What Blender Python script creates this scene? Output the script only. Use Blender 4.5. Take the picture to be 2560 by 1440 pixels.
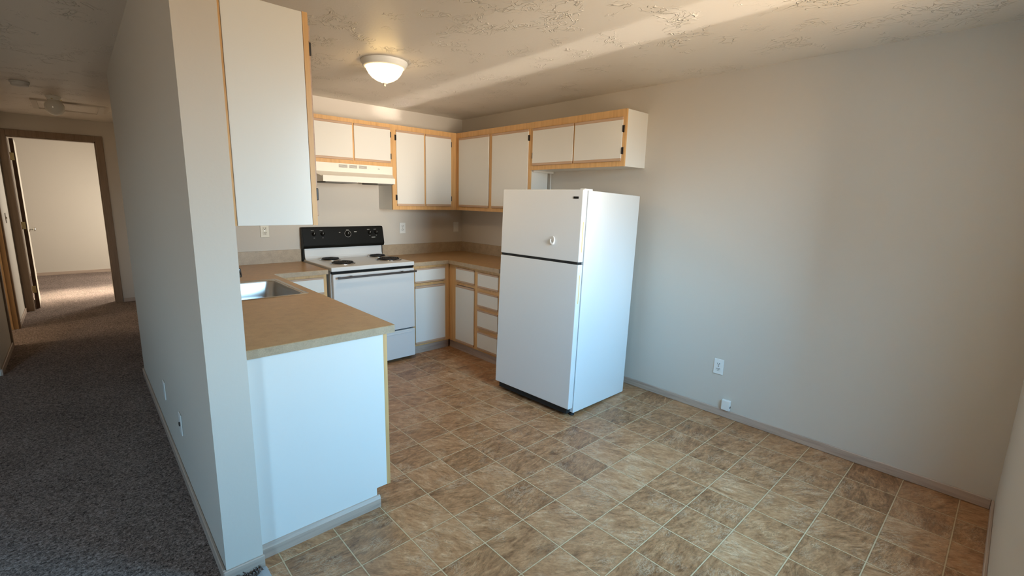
import bpy, bmesh, math, random
from mathutils import Vector, Matrix, Euler

for _o in list(bpy.data.objects):
    bpy.data.objects.remove(_o)
scene = bpy.context.scene
COL = scene.collection
R = math.radians

# ------------------------------------------------------------------ camera
CAM = dict(x=-3.3481, y=-4.4975, z=1.5245, yaw=0.7492, pitch=-0.1844, roll=0.0240, f=1168.8)
def make_camera():
    cd = bpy.data.cameras.new('camera')
    co = bpy.data.objects.new('camera', cd)
    COL.objects.link(co)
    cy, sy = math.cos(CAM['yaw']), math.sin(CAM['yaw'])
    f0, r0, u0 = Vector((sy, cy, 0)), Vector((cy, -sy, 0)), Vector((0, 0, 1))
    cp, sp = math.cos(CAM['pitch']), math.sin(CAM['pitch'])
    f, u = cp * f0 + sp * u0, cp * u0 - sp * f0
    cr, sr = math.cos(CAM['roll']), math.sin(CAM['roll'])
    r, u = cr * r0 + sr * u, cr * u - sr * r0
    m = Matrix((r, u, -f)).transposed().to_4x4()
    m.translation = Vector((CAM['x'], CAM['y'], CAM['z']))
    co.matrix_world = m
    cd.sensor_fit = 'HORIZONTAL'
    cd.sensor_width = 36.0
    cd.lens = CAM['f'] / 2560.0 * 36.0
    cd.clip_start = 0.02
    scene.camera = co
make_camera()

# ------------------------------------------------------------------ view, world, daylight
scene.view_settings.view_transform = 'Standard'
scene.view_settings.look = 'None'
scene.view_settings.gamma = 1.0
scene.view_settings.use_curve_mapping = False
scene.view_settings.exposure = 0.0
scene.cycles.max_bounces = 10
scene.cycles.diffuse_bounces = 6
scene.cycles.glossy_bounces = 4
scene.cycles.transparent_max_bounces = 8
scene.cycles.caustics_reflective = False
scene.cycles.caustics_refractive = False
scene.cycles.sample_clamp_indirect = 6.0
scene.cycles.use_denoising = True

SKY = 39.0
GROUND = 15.0
def make_world():
    w = bpy.data.worlds.new('daylight_sky')
    scene.world = w
    w.use_nodes = True
    nt = w.node_tree
    nt.nodes.clear()
    out = nt.nodes.new('ShaderNodeOutputWorld')
    bg = nt.nodes.new('ShaderNodeBackground')
    tc = nt.nodes.new('ShaderNodeTexCoord')
    sep = nt.nodes.new('ShaderNodeSeparateXYZ')
    ramp = nt.nodes.new('ShaderNodeValToRGB')
    mp = nt.nodes.new('ShaderNodeMapRange')
    mp.inputs['From Min'].default_value = -1
    mp.inputs['From Max'].default_value = 1
    nt.links.new(tc.outputs['Generated'], sep.inputs[0])
    nt.links.new(sep.outputs['Z'], mp.inputs['Value'])
    nt.links.new(mp.outputs['Result'], ramp.inputs['Fac'])
    nt.links.new(ramp.outputs['Color'], bg.inputs['Color'])
    nt.links.new(bg.outputs[0], out.inputs['Surface'])
    bg.inputs['Strength'].default_value = 1.0
    g = (1.0 * GROUND, 0.76 * GROUND, 0.50 * GROUND, 1)
    h = (0.60 * SKY, 0.80 * SKY, 0.92 * SKY, 1)
    s = (0.27 * SKY, 0.66 * SKY, 1.05 * SKY, 1)
    e = ramp.color_ramp.elements
    e[0].position = 0.0; e[0].color = g
    e[1].position = 1.0; e[1].color = s
    for p, c in ((0.47, g), (0.53, h), (0.66, s)):
        n = ramp.color_ramp.elements.new(p); n.color = c
make_world()

def area(name, loc, target, sx, sy, power, color, spread=180.0, portal=False):
    ld = bpy.data.lights.new(name, 'AREA')
    ld.shape = 'RECTANGLE'
    ld.size, ld.size_y = sx, sy
    ld.energy = power
    ld.color = color
    ld.spread = R(spread)
    if portal:
        ld.cycles.is_portal = True
    lo = bpy.data.objects.new(name, ld)
    COL.objects.link(lo)
    d = (Vector(target) - Vector(loc)).normalized()
    lo.rotation_euler = d.to_track_quat('-Z', 'Z').to_euler()
    lo.location = loc
    return lo

# openings that let the daylight in (x0, x1, z0, z1) on the near wall
WIN_DINE = (-1.82, -0.90, 0.86, 2.19)
WIN_LIVE = (-6.20, -5.30, 0.80, 2.06)
YN = -4.616            # near wall, room side
area('daylight_portal', ((WIN_DINE[0] + WIN_DINE[1]) / 2, YN - 0.16, (WIN_DINE[2] + WIN_DINE[3]) / 2), (-1.36, 0, 1.525), 0.92, 1.33, 1, (1, 1, 1), portal=True)
area('daylight_portal', ((WIN_LIVE[0] + WIN_LIVE[1]) / 2, YN - 0.16, (WIN_LIVE[2] + WIN_LIVE[3]) / 2), (-5.75, 0, 1.43), 0.9, 1.26, 1, (1, 1, 1), portal=True)
# sunlight thrown up through the dining window by something shiny outside, plus one added fill beam
GL = 0.30
def glint_or_fill(x, w, power, color, skew=0.0, spread=2.0, h=1.45, slope=GL):
    d = Vector((skew, 1.0, slope))
    p0 = Vector((x - 0.8 * skew, YN - 0.8, 1.52 - 0.8 * slope))
    area('glint_or_fill_beam', p0, p0 + d, w, h, power, color, spread=spread)
glint_or_fill(-1.06, 0.34, 1.5, (1.0, 0.92, 0.80), 0.03)
glint_or_fill(-1.36, 1.2, 1.0, (1.0, 0.90, 0.76), 0.01)
glint_or_fill(-1.36, 1.0, 9.5, (1.0, 0.90, 0.78), 0.04, spread=33.0, slope=0.13)  # wide soft fill lamp, added to brighten the upper kitchen
# windows of the two rooms along the hallway
area('bedroom_daylight', (-1.42, 5.7, 1.35), (-3.4, 5.2, 0.4), 1.3, 1.2, 130, (1.0, 0.93, 0.80))
area('bedroom_sunlight', (-1.45, 5.6, 1.7), (-3.25, 4.95, 0.0), 0.9, 0.6, 16, (1.0, 0.88, 0.68), spread=26)
area('side_room_daylight', (-6.3, 2.2, 1.4), (-3.9, 2.7, 0.6), 1.2, 1.2, 45, (1.0, 0.80, 0.55))

# ------------------------------------------------------------------ materials
MATS = {}
def mat(name, color=(0.8, 0.8, 0.8), rough=0.5, metal=0.0, spec=0.5, emit=None, estr=0.0):
    m = bpy.data.materials.new(name)
    m.use_nodes = True
    b = m.node_tree.nodes['Principled BSDF']
    b.inputs['Base Color'].default_value = (*color, 1)
    b.inputs['Roughness'].default_value = rough
    b.inputs['Metallic'].default_value = metal
    b.inputs['Specular IOR Level'].default_value = spec
    if emit:
        b.inputs['Emission Color'].default_value = (*emit, 1)
        b.inputs['Emission Strength'].default_value = estr
    MATS[name] = m
    return m
class NT:
    def __init__(s, m):
        s.t = m.node_tree; s.b = s.t.nodes['Principled BSDF']
    def n(s, typ, **kw):
        n = s.t.nodes.new(typ)
        for k, v in kw.items(): setattr(n, k, v)
        return n
    def l(s, a, b): s.t.links.new(a, b)
    def val(s, sock, v):
        if hasattr(v, 'is_linked') or hasattr(v, 'links'): s.l(v, sock)
        else: sock.default_value = v
    def math(s, op, a, b=0.0, c=None, clamp=False):
        n = s.n('ShaderNodeMath', operation=op); n.use_clamp = clamp
        s.val(n.inputs[0], a); s.val(n.inputs[1], b)
        if c is not None: s.val(n.inputs[2], c)
        return n.outputs[0]
    def pos(s):
        return s.n('ShaderNodeTexCoord').outputs['Object']
    def gpos(s):
        return s.n('ShaderNodeNewGeometry').outputs['Position']
    def mapping(s, v, scale=(1, 1, 1), rot=(0, 0, 0), loc=(0, 0, 0)):
        n = s.n('ShaderNodeMapping'); s.l(v, n.inputs[0])
        n.inputs['Scale'].default_value = scale; n.inputs['Rotation'].default_value = rot; n.inputs['Location'].default_value = loc
        return n.outputs[0]
    def noise(s, v, scale, detail=3, rough=0.5, dim='3D', w=None, dist=0.0):
        n = s.n('ShaderNodeTexNoise', noise_dimensions=dim)
        s.l(v, n.inputs['Vector'])
        if w is not None: s.val(n.inputs['W'], w)
        n.inputs['Scale'].default_value = scale; n.inputs['Detail'].default_value = detail
        n.inputs['Roughness'].default_value = rough; n.inputs['Distortion'].default_value = dist
        return n.outputs['Fac']
    def ramp(s, f, stops):
        n = s.n('ShaderNodeValToRGB'); s.l(f, n.inputs[0])
        e = n.color_ramp.elements
        e[0].position, e[0].color = stops[0][0], (*stops[0][1], 1)
        e[1].position, e[1].color = stops[-1][0], (*stops[-1][1], 1)
        for p, c in stops[1:-1]:
            x = e.new(p); x.color = (*c, 1)
        return n.outputs['Color']
    def mix(s, f, a, b):
        n = s.n('ShaderNodeMix', data_type='RGBA')
        s.val(n.inputs[0], f)
        for i, v in ((6, a), (7, b)):
            if isinstance(v, tuple): n.inputs[i].default_value = (*v, 1)
            else: s.l(v, n.inputs[i])
        return n.outputs[2]
    def bump(s, h, strength=0.2, dist=0.01):
        n = s.n('ShaderNodeBump'); s.l(h, n.inputs['Height'])
        n.inputs['Strength'].default_value = strength; n.inputs['Distance'].default_value = dist
        s.l(n.outputs[0], s.b.inputs['Normal'])

def paint(name, color, rough=0.55, bs=60, bstr=0.12):
    m = mat(name, color, rough, spec=0.35); t = NT(m)
    p = t.gpos()
    t.bump(t.noise(p, bs, 3), bstr, 0.003)
    return m
paint('wall_paint', (0.61, 0.56, 0.492), 0.6)
def ceiling_mat():
    m = mat('ceiling_texture', (0.72, 0.655, 0.57), 0.42, spec=0.4); t = NT(m)
    p = t.gpos()
    pm = t.mapping(p, (1.0, 0.75, 1.0))
    ridge = t.math('ABSOLUTE', t.math('SUBTRACT', t.noise(pm, 13.0, 2, 0.55, dist=1.6), 0.5))
    line = t.n('ShaderNodeMapRange'); line.inputs['From Min'].default_value = 0.0; line.inputs['From Max'].default_value = 0.040; line.interpolation_type = 'SMOOTHSTEP'
    line.inputs['To Min'].default_value = 1.0; line.inputs['To Max'].default_value = 0.0
    t.l(ridge, line.inputs['Value'])
    patch = t.n('ShaderNodeMapRange'); patch.inputs['From Min'].default_value = 0.50; patch.inputs['From Max'].default_value = 0.62
    t.l(t.noise(p, 5.5, 2), patch.inputs['Value'])
    h = t.math('MULTIPLY', line.outputs[0], patch.outputs[0])
    fine = t.math('MULTIPLY', t.noise(p, 70, 2), 0.10)
    t.bump(t.math('ADD', h, fine), 0.80, 0.007)
ceiling_mat()

def melamine(name, color, rough):
    m = mat(name, color, rough, spec=0.45); t = NT(m)
    p = t.gpos()
    t.bump(t.noise(p, 9, 2), 0.02, 0.01)
    return m
melamine('white_melamine', (0.75, 0.74, 0.70), 0.28)
melamine('appliance_white', (0.70, 0.70, 0.69), 0.30)
melamine('hood_enamel', (0.82, 0.79, 0.72), 0.35)
melamine('white_plastic', (0.80, 0.80, 0.77), 0.35)
mat('ivory_plastic', (0.72, 0.67, 0.55), 0.4)
mat('yellowed_plastic', (0.70, 0.50, 0.22), 0.4)

def wood(name, c1, c2, axis, rough=0.4, scale=1.0):
    m = mat(name, c1, rough, spec=0.4); t = NT(m)
    p = t.gpos()
    sc = [38.0 * scale] * 3; sc[axis] = 2.2 * scale
    a = t.noise(t.mapping(p, tuple(sc)), 1.0, 4, 0.6, dist=0.4)
    sc2 = [160.0 * scale] * 3; sc2[axis] = 6.0 * scale
    b = t.noise(t.mapping(p, tuple(sc2)), 1.0, 2, 0.5)
    f = t.math('ADD', t.math('MULTIPLY', a, 0.75), t.math('MULTIPLY', b, 0.25))
    col = t.ramp(f, [(0.32, c2), (0.52, c1), (0.72, tuple(min(1, x * 1.12) for x in c1))])
    t.l(col, t.b.inputs['Base Color'])
    return m
MAPLE, MAPLE2 = (0.66, 0.40, 0.175), (0.56, 0.32, 0.13)
wood('maple_x', MAPLE, MAPLE2, 0); wood('maple_y', MAPLE, MAPLE2, 1); wood('maple_z', MAPLE, MAPLE2, 2)
RAIL, RAIL2 = (0.52, 0.36, 0.25), (0.42, 0.27, 0.18)
wood('rail_x', RAIL, RAIL2, 0); wood('rail_y', RAIL, RAIL2, 1)
GB, GB2 = (0.47, 0.37, 0.30), (0.36, 0.275, 0.22)
wood('base_print_x', GB, GB2, 0); wood('base_print_y', GB, GB2, 1)
wood('casing_print', (0.27, 0.19, 0.13), (0.21, 0.145, 0.095), 2)
wood('jamb_maple', (0.42, 0.27, 0.14), (0.36, 0.22, 0.11), 2)
wood('door_edge_wood', (0.10, 0.055, 0.03), (0.07, 0.04, 0.02), 2)

def laminate(name, c):
    m = mat(name, c, 0.36, spec=0.4); t = NT(m)
    p = t.gpos()
    a = t.noise(p, 220, 2); b = t.noise(p, 22, 4, 0.6)
    f = t.math('ADD', t.math('MULTIPLY', a, 0.45), t.math('MULTIPLY', b, 0.55))
    col = t.ramp(f, [(0.30, tuple(x * 0.78 for x in c)), (0.5, c), (0.70, tuple(x * 1.16 for x in c))])
    t.l(col, t.b.inputs['Base Color'])
laminate('counter_laminate', (0.43, 0.265, 0.125))
laminate('laminate_daylit', (0.42, 0.32, 0.215))  # same laminate as the top, window light put into its paler colour

def vinyl():
    m = mat('vinyl_tile', (0.3, 0.2, 0.13), 0.38, spec=0.4); t = NT(m)
    p = t.gpos(); T = 0.2377
    sep = t.n('ShaderNodeSeparateXYZ'); t.l(p, sep.inputs[0])
    u = t.math('DIVIDE', t.math('ADD', sep.outputs[0], 0.481), T)
    v = t.math('DIVIDE', t.math('ADD', sep.outputs[1], 2.590), T)
    fu, fv = t.math('FLOOR', u), t.math('FLOOR', v)
    comb = t.n('ShaderNodeCombineXYZ'); t.l(fu, comb.inputs[0]); t.l(fv, comb.inputs[1])
    wn = t.n('ShaderNodeTexWhiteNoise', noise_dimensions='3D'); t.l(comb.outputs[0], wn.inputs['Vector'])
    rnd = wn.outputs['Value']
    # distance to the nearest joint
    def dist(x):
        fr = t.math('FRACT', x)
        return t.math('SUBTRACT', 0.5, t.math('ABSOLUTE', t.math('SUBTRACT', fr, 0.5)))
    wob = t.math('MULTIPLY', t.math('SUBTRACT', t.noise(p, 45, 2), 0.5), 0.012)
    dm = t.math('ADD', t.math('MINIMUM', dist(u), dist(v)), wob)
    # per-tile slate pattern with its own direction
    rot = t.n('ShaderNodeVectorRotate', rotation_type='Z_AXIS'); t.l(p, rot.inputs['Vector'])
    t.l(t.math('ADD', t.math('MULTIPLY', t.math('SUBTRACT', rnd, 0.5), 1.6), 0.55), rot.inputs['Angle'])
    st = t.mapping(rot.outputs[0], (7.0, 20.0, 1.0))
    w4 = t.math('MULTIPLY', rnd, 37.0)
    n1 = t.noise(st, 1.0, 8, 0.70, '4D', w4, 1.3)
    n2 = t.noise(p, 9.0, 6, 0.65, '4D', w4, 0.6)
    n3 = t.noise(st, 5.0, 4, 0.65, '4D', w4, 0.6)
    f = t.math('ADD', t.math('ADD', t.math('MULTIPLY', n1, 0.52), t.math('MULTIPLY', n2, 0.26)), t.math('MULTIPLY', n3, 0.22))
    f = t.math('ADD', f, t.math('MULTIPLY', t.math('SUBTRACT', wn.outputs['Value'], 0.5), 0.07))
    col = t.ramp(f, [(0.38, (0.158, 0.072, 0.030)), (0.46, (0.289, 0.142, 0.063)), (0.52, (0.404, 0.207, 0.095)),
                     (0.57, (0.467, 0.261, 0.130)), (0.64, (0.630, 0.404, 0.238))])
    def veins(off, scale, width, amount, lo, hi, mask, tint, c):
        v_ = t.math('ABSOLUTE', t.math('SUBTRACT', t.noise(st, scale, 6, 0.72, '4D', t.math('ADD', w4, off), 1.8), 0.5))
        vm = t.n('ShaderNodeMapRange'); vm.inputs['From Min'].default_value = 0.0; vm.inputs['From Max'].default_value = width
        vm.inputs['To Min'].default_value = amount; vm.inputs['To Max'].default_value = 0.0
        t.l(v_, vm.inputs['Value'])
        vk = t.n('ShaderNodeMapRange'); vk.inputs['From Min'].default_value = lo; vk.inputs['From Max'].default_value = hi
        t.l(mask, vk.inputs['Value'])
        return t.mix(t.math('MULTIPLY', vm.outputs[0], vk.outputs[0]), c, tint)
    m2 = t.noise(p, 6.5, 2, 0.5, '4D', t.math('ADD', w4, 9.0), 0.3)
    col = veins(5.0, 1.3, 0.022, 0.75, 0.46, 0.56, n2, (0.12, 0.072, 0.034), col)
    col = veins(11.0, 1.7, 0.030, 0.60, 0.50, 0.60, m2, (0.56, 0.44, 0.30), col)
    dark = t.n('ShaderNodeMapRange'); dark.inputs['From Min'].default_value = 0.012; dark.inputs['From Max'].default_value = 0.030
    dark.inputs['To Min'].default_value = 0.45; dark.inputs['To Max'].default_value = 0.0
    t.l(dm, dark.inputs['Value'])
    col = t.mix(dark.outputs[0], col, (0.185, 0.095, 0.042))
    gm = t.n('ShaderNodeMapRange'); gm.inputs['From Min'].default_value = 0.0075; gm.inputs['From Max'].default_value = 0.0115
    gm.inputs['To Min'].default_value = 1.0; gm.inputs['To Max'].default_value = 0.0
    t.l(dm, gm.inputs['Value'])
    col = t.mix(gm.outputs[0], col, (0.52, 0.40, 0.24))
    t.l(col, t.b.inputs['Base Color'])
    t.bump(t.math('SUBTRACT', f, t.math('MULTIPLY', gm.outputs[0], 0.25)), 0.12, 0.004)
vinyl()

def carpet():
    m = mat('carpet_pile', (0.1, 0.09, 0.08), 0.95, spec=0.1); t = NT(m)
    p = t.gpos()
    a = t.noise(p, 95, 3, 0.65, dist=0.8); b = t.noise(p, 260, 2, 0.6); c = t.noise(p, 2.2, 3)
    f = t.math('ADD', t.math('MULTIPLY', a, 0.75), t.math('MULTIPLY', b, 0.25))
    f = t.math('ADD', f, t.math('MULTIPLY', t.math('SUBTRACT', c, 0.5), 0.10))
    col = t.ramp(f, [(0.36, (0.045, 0.034, 0.029)), (0.50, (0.215, 0.165, 0.142)), (0.64, (0.44, 0.355, 0.315))])
    t.l(col, t.b.inputs['Base Color'])
    t.bump(f, 0.9, 0.012)
carpet()

mat('black_enamel', (0.008, 0.0075, 0.006), 0.45, spec=0.14)
mat('black_rubber', (0.012, 0.012, 0.012), 0.7)
mat('coil_black', (0.018, 0.016, 0.015), 0.5, 0.3)
mat('drip_bowl_chrome', (0.62, 0.60, 0.57), 0.22, 1.0)
mat('chrome', (0.70, 0.71, 0.72), 0.16, 1.0)
mat('dark_chrome', (0.16, 0.16, 0.17), 0.25, 0.9)
mat('stainless', (0.52, 0.51, 0.49), 0.30, 1.0)
mat('brass', (0.80, 0.68, 0.36), 0.30, 1.0)
mat('hinge_black', (0.014, 0.010, 0.008), 0.45)
mat('slot_dark', (0.03, 0.022, 0.018), 0.6)
mat('grey_mark', (0.40, 0.39, 0.36), 0.5)
mat('vent_dark', (0.16, 0.15, 0.13), 0.6)
mat('gasket_grey', (0.20, 0.22, 0.24), 0.6)
mat('fixture_white', (0.74, 0.73, 0.69), 0.4)
mat('opal_glass', (0.70, 0.68, 0.62), 0.12)
mat('lit_dome', (0.9, 0.8, 0.55), 0.3, emit=(1.0, 0.66, 0.26), estr=11.0)
mat('alarm_white', (0.60, 0.58, 0.55), 0.45)
mat('strip_grey', (0.40, 0.40, 0.40), 0.45, 0.2)
mat('scribe_grey', (0.34, 0.30, 0.25), 0.6)
mat('door_paint', (0.66, 0.60, 0.50), 0.5)
mat('blocker_matte', (0.22, 0.20, 0.18), 0.8)  # for the added light-blocking wall outside
def glass():
    m = bpy.data.materials.new('window_glass'); m.use_nodes = True
    nt = m.node_tree; nt.nodes.clear()
    o = nt.nodes.new('ShaderNodeOutputMaterial'); mx = nt.nodes.new('ShaderNodeMixShader')
    tr = nt.nodes.new('ShaderNodeBsdfTransparent'); gl = nt.nodes.new('ShaderNodeBsdfGlossy')
    gl.inputs['Roughness'].default_value = 0.02
    mx.inputs[0].default_value = 0.06
    nt.links.new(tr.outputs[0], mx.inputs[1]); nt.links.new(gl.outputs[0], mx.inputs[2]); nt.links.new(mx.outputs[0], o.inputs[0])
    MATS['window_glass'] = m
glass()

# ------------------------------------------------------------------ mesh helpers
ORG = {}
def empty(name, loc, label, cat, group=None):
    o = bpy.data.objects.new(name, None)
    o.empty_display_size = 0.1
    o.location = loc
    COL.objects.link(o)
    ORG[o] = Vector(loc)
    return tag(o, label, cat, group)
def tag(o, label=None, cat=None, group=None, kind=None):
    if label: o['label'] = label
    if cat: o['category'] = cat
    if group: o['group'] = group
    if kind: o['kind'] = kind
    return o
class MB:
    def __init__(s): s.bm = bmesh.new()
    def box(s, x0, x1, y0, y1, z0, z1, bev=0.0, seg=2):
        x0, x1 = sorted((x0, x1)); y0, y1 = sorted((y0, y1)); z0, z1 = sorted((z0, z1))
        t = bmesh.new()
        v = [t.verts.new((x, y, z)) for x in (x0, x1) for y in (y0, y1) for z in (z0, z1)]
        for f in ((0, 1, 3, 2), (4, 6, 7, 5), (0, 4, 5, 1), (2, 3, 7, 6), (0, 2, 6, 4), (1, 5, 7, 3)):
            t.faces.new([v[i] for i in f])
        if bev > 0:
            bmesh.ops.bevel(t, geom=t.edges[:], offset=bev, segments=seg, affect='EDGES', profile=0.5)
        s._add(t); return s
    def _add(s, t):
        vm = {}
        for v in t.verts: vm[v] = s.bm.verts.new(v.co)
        for f in t.faces:
            try: nf = s.bm.faces.new([vm[v] for v in f.verts]); nf.smooth = f.smooth
            except ValueError: pass
        t.free()
    def prism(s, pts, axis, a0, a1, bev=0.0):
        """polygon pts in the plane across axis, swept from a0 to a1"""
        def P(p, a):
            if axis == 0: return (a, p[0], p[1])
            if axis == 1: return (p[0], a, p[1])
            return (p[0], p[1], a)
        t = bmesh.new()
        A = [t.verts.new(P(p, a0)) for p in pts]; B = [t.verts.new(P(p, a1)) for p in pts]
        t.faces.new(A[::-1]); t.faces.new(B)
        for i in range(len(pts)):
            j = (i + 1) % len(pts); t.faces.new((A[i], A[j], B[j], B[i]))
        bmesh.ops.recalc_face_normals(t, faces=t.faces[:])
        if bev > 0: bmesh.ops.bevel(t, geom=t.edges[:], offset=bev, segments=2, affect='EDGES')
        s._add(t); return s
    def hexa(s, lo, hi):
        """two quads (lists of four points) joined into a closed solid"""
        t = bmesh.new()
        A = [t.verts.new(p) for p in lo]; B = [t.verts.new(p) for p in hi]
        t.faces.new(A[::-1]); t.faces.new(B)
        for i in range(4):
            j = (i + 1) % 4; t.faces.new((A[i], A[j], B[j], B[i]))
        bmesh.ops.recalc_face_normals(t, faces=t.faces[:])
        s._add(t); return s
    def lathe(s, prof, c, axis=2, n=32, sign=1, caps=True):
        """prof: list of (radius, offset along axis)"""
        t = bmesh.new(); rings = []
        def P(r, h, a):
            u, v = r * math.cos(a), r * math.sin(a); h *= sign
            if axis == 2: return (c[0] + u, c[1] + v, c[2] + h)
            if axis == 1: return (c[0] + u, c[1] + h, c[2] + v)
            return (c[0] + h, c[1] + u, c[2] + v)
        for r, h in prof:
            if r < 1e-6: rings.append([t.verts.new(P(0, h, 0))])
            else: rings.append([t.verts.new(P(r, h, 2 * math.pi * k / n)) for k in range(n)])
        for a, b in zip(rings, rings[1:]):
            for k in range(n):
                q = (k + 1) % n
                if len(a) == 1 and len(b) == 1: continue
                if len(a) == 1: f = t.faces.new((a[0], b[q], b[k]))
                elif len(b) == 1: f = t.faces.new((a[k], a[q], b[0]))
                else: f = t.faces.new((a[k], a[q], b[q], b[k]))
                f.smooth = True
        if caps:
            for r in (rings[0], rings[-1]):
                if len(r) > 1: t.faces.new(r)
        bmesh.ops.recalc_face_normals(t, faces=t.faces[:])
        s._add(t); return s
    def tube(s, pts, rad, n=8):
        t = bmesh.new(); pts = [Vector(p) for p in pts]; rings = []
        rads = rad if isinstance(rad, (list, tuple)) else [rad] * len(pts)
        prev = None
        for i, p in enumerate(pts):
            d = (pts[min(i + 1, len(pts) - 1)] - pts[max(i - 1, 0)]).normalized()
            if prev is None:
                ref = Vector((0, 0, 1)) if abs(d.z) < 0.9 else Vector((1, 0, 0))
                a = d.cross(ref).normalized()
            else:
                a = (prev - d * prev.dot(d)).normalized()
            prev = a; b = d.cross(a)
            rings.append([t.verts.new(p + rads[i] * (math.cos(2 * math.pi * k / n) * a + math.sin(2 * math.pi * k / n) * b)) for k in range(n)])
        for A, B in zip(rings, rings[1:]):
            for k in range(n):
                q = (k + 1) % n; f = t.faces.new((A[k], A[q], B[q], B[k])); f.smooth = True
        t.faces.new(rings[0]); t.faces.new(rings[-1])
        bmesh.ops.recalc_face_normals(t, faces=t.faces[:])
        s._add(t); return s
    def build(s, name, m, parent=None, loc=None, label=None):
        org = ORG[parent] if parent is not None else (Vector(loc) if loc is not None else Vector((0, 0, 0)))
        me = bpy.data.meshes.new(name)
        bmesh.ops.translate(s.bm, verts=s.bm.verts[:], vec=-org)
        s.bm.to_mesh(me); s.bm.free()
        me.materials.append(MATS[m])
        o = bpy.data.objects.new(name, me); COL.objects.link(o)
        if parent is not None: o.parent = parent
        else: o.location = org
        ORG[o] = org
        if label: o['label'] = label
        return o
def struct(name, mb, m, label, cat, loc=None):
    return tag(mb.build(name, m, None, loc), label, cat, kind='structure')

# ------------------------------------------------------------------ the setting
H = 2.414
XP0, XP1 = -3.059, -2.926      # partition: hall face, kitchen face
YW = -2.563                     # partition end
YH = 0.372                      # far corner of the partition
XH = -3.94                      # hall left wall
YE = 3.88                       # hall end wall

struct('floor', MB().box(-2.945, 0.0, YN, 0.0, -0.12, 0.0), 'vinyl_tile', 'brown slate-look vinyl tile floor of kitchen and dining area', 'floor')
struct('floor_carpet', MB().box(-7.0, -2.945, YN, 1.03, -0.12, 0.004).box(XH - 2.6, -1.2, 1.03, 7.42, -0.12, 0.004).box(-2.945, -1.2, 0.12, 1.03, -0.12, 0.004),
       'carpet_pile', 'dark grey-brown carpet running down the hallway', 'carpet')
struct('ceiling', MB().box(-7.12, 0.12, YN - 0.16, 7.54, H, H + 0.12), 'ceiling_texture', 'beige ceiling with trowelled plaster texture', 'ceiling')
struct('wall_right', MB().box(0.0, 0.12, YN - 0.14, 0.12, -0.12, H), 'wall_paint', 'long bare beige wall behind and beside the refrigerator', 'wall')
struct('wall_back', MB().box(XP1, 0.0, 0.0, 0.12, -0.12, H), 'wall_paint', 'beige kitchen wall behind the stove and range hood', 'wall')
struct('wall_partition', MB().box(XP0, XP1, YW, YH, -0.12, H), 'wall_paint',
       'pale partition wall between the hallway and the kitchen, its narrow end towards the dining area', 'wall')
def wall_with_holes(axis, at0, at1, a0, a1, holes):
    """wall panel running along axis (0=x,1=y) from a0 to a1; holes: (b0,b1,z0,z1)"""
    mb = MB()
    def bx(b0, b1, z0, z1):
        if b1 - b0 < 1e-4 or z1 - z0 < 1e-4: return
        if axis == 0: mb.box(b0, b1, at0, at1, z0, z1)
        else: mb.box(at0, at1, b0, b1, z0, z1)
    cur = a0
    for b0, b1, z0, z1 in sorted(holes):
        bx(cur, b0, -0.12, H); bx(b0, b1, -0.12, z0); bx(b0, b1, z1, H); cur = b1
    bx(cur, a1, -0.12, H)
    return mb
struct('wall_near', wall_with_holes(0, YN - 0.14, YN, -7.0, 0.0, [WIN_DINE, WIN_LIVE]), 'wall_paint', 'beige dining wall at the right edge, under the window', 'wall')
struct('wall_living', MB().box(-7.12, -7.0, YN - 0.14, 1.15, -0.12, H), 'wall_paint', 'far side wall of the living room', 'wall')
struct('wall_living_back', MB().box(-7.0, XH - 0.11, 1.03, 1.14, -0.12, H), 'wall_paint', 'living room wall beside the hallway opening', 'wall')
DY0, DY1, DZ = 2.05, 2.86, 2.08
struct('wall_hall_left', wall_with_holes(1, XH - 0.11, XH, 1.03, YE, [(DY0, DY1, -0.12, DZ)]), 'wall_paint', 'left wall of the hallway with a side doorway', 'wall')
struct('wall_hall_right', MB().box(-2.80, -2.70, YH, YE, -0.12, H).box(XP1, -2.70, YH - 0.12, YH, -0.12, H), 'wall_paint', 'wall beyond the far corner of the partition', 'wall')
OX0, OX1, OZ = -3.862, -3.057, 2.150
struct('wall_hall_end', wall_with_holes(0, YE, YE + 0.11, XH - 2.6, -1.2, [(OX0, OX1, -0.12, OZ)]), 'wall_paint', 'end wall of the hallway around the bedroom doorway', 'wall')
struct('wall_bedroom_far', MB().box(XH - 2.6, -1.2, 7.30, 7.42, -0.12, H), 'wall_paint', 'bright beige bedroom wall seen through the doorway', 'wall')
struct('wall_bedroom_right', MB().box(-1.32, -1.2, YE + 0.11, 7.30, -0.12, H), 'wall_paint', 'bedroom side wall out of sight to the right', 'wall')
struct('wall_bedroom_left', MB().box(XH - 2.72, XH - 2.6, 1.14, 7.42, -0.12, H), 'wall_paint', 'outer wall of the two back rooms', 'wall')

def window(name, w, label):
    x0, x1, z0, z1 = w
    mb = MB(); t = 0.045
    y0, y1 = YN - 0.11, YN - 0.05
    mb.box(x0, x0 + t, y0, y1, z0, z1).box(x1 - t, x1, y0, y1, z0, z1).box(x0 + t, x1 - t, y0, y1, z0, z0 + t).box(x0 + t, x1 - t, y0, y1, z1 - t, z1)
    o = struct(name, mb, 'white_plastic', label, 'window')
    MB().box(x0 + t, x1 - t, YN - 0.083, YN - 0.079, z0 + t, z1 - t).build('window_pane', 'window_glass', o)
    MB().box(x0, x1, YN - 0.049, YN - 0.002, z0 + 0.0005, z0 + 0.016).build('window_sill', 'white_plastic', o)
window('window_1', WIN_DINE, 'white-framed dining window in the near wall')
window('window_2', WIN_LIVE, 'wide white-framed living room window')

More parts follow.
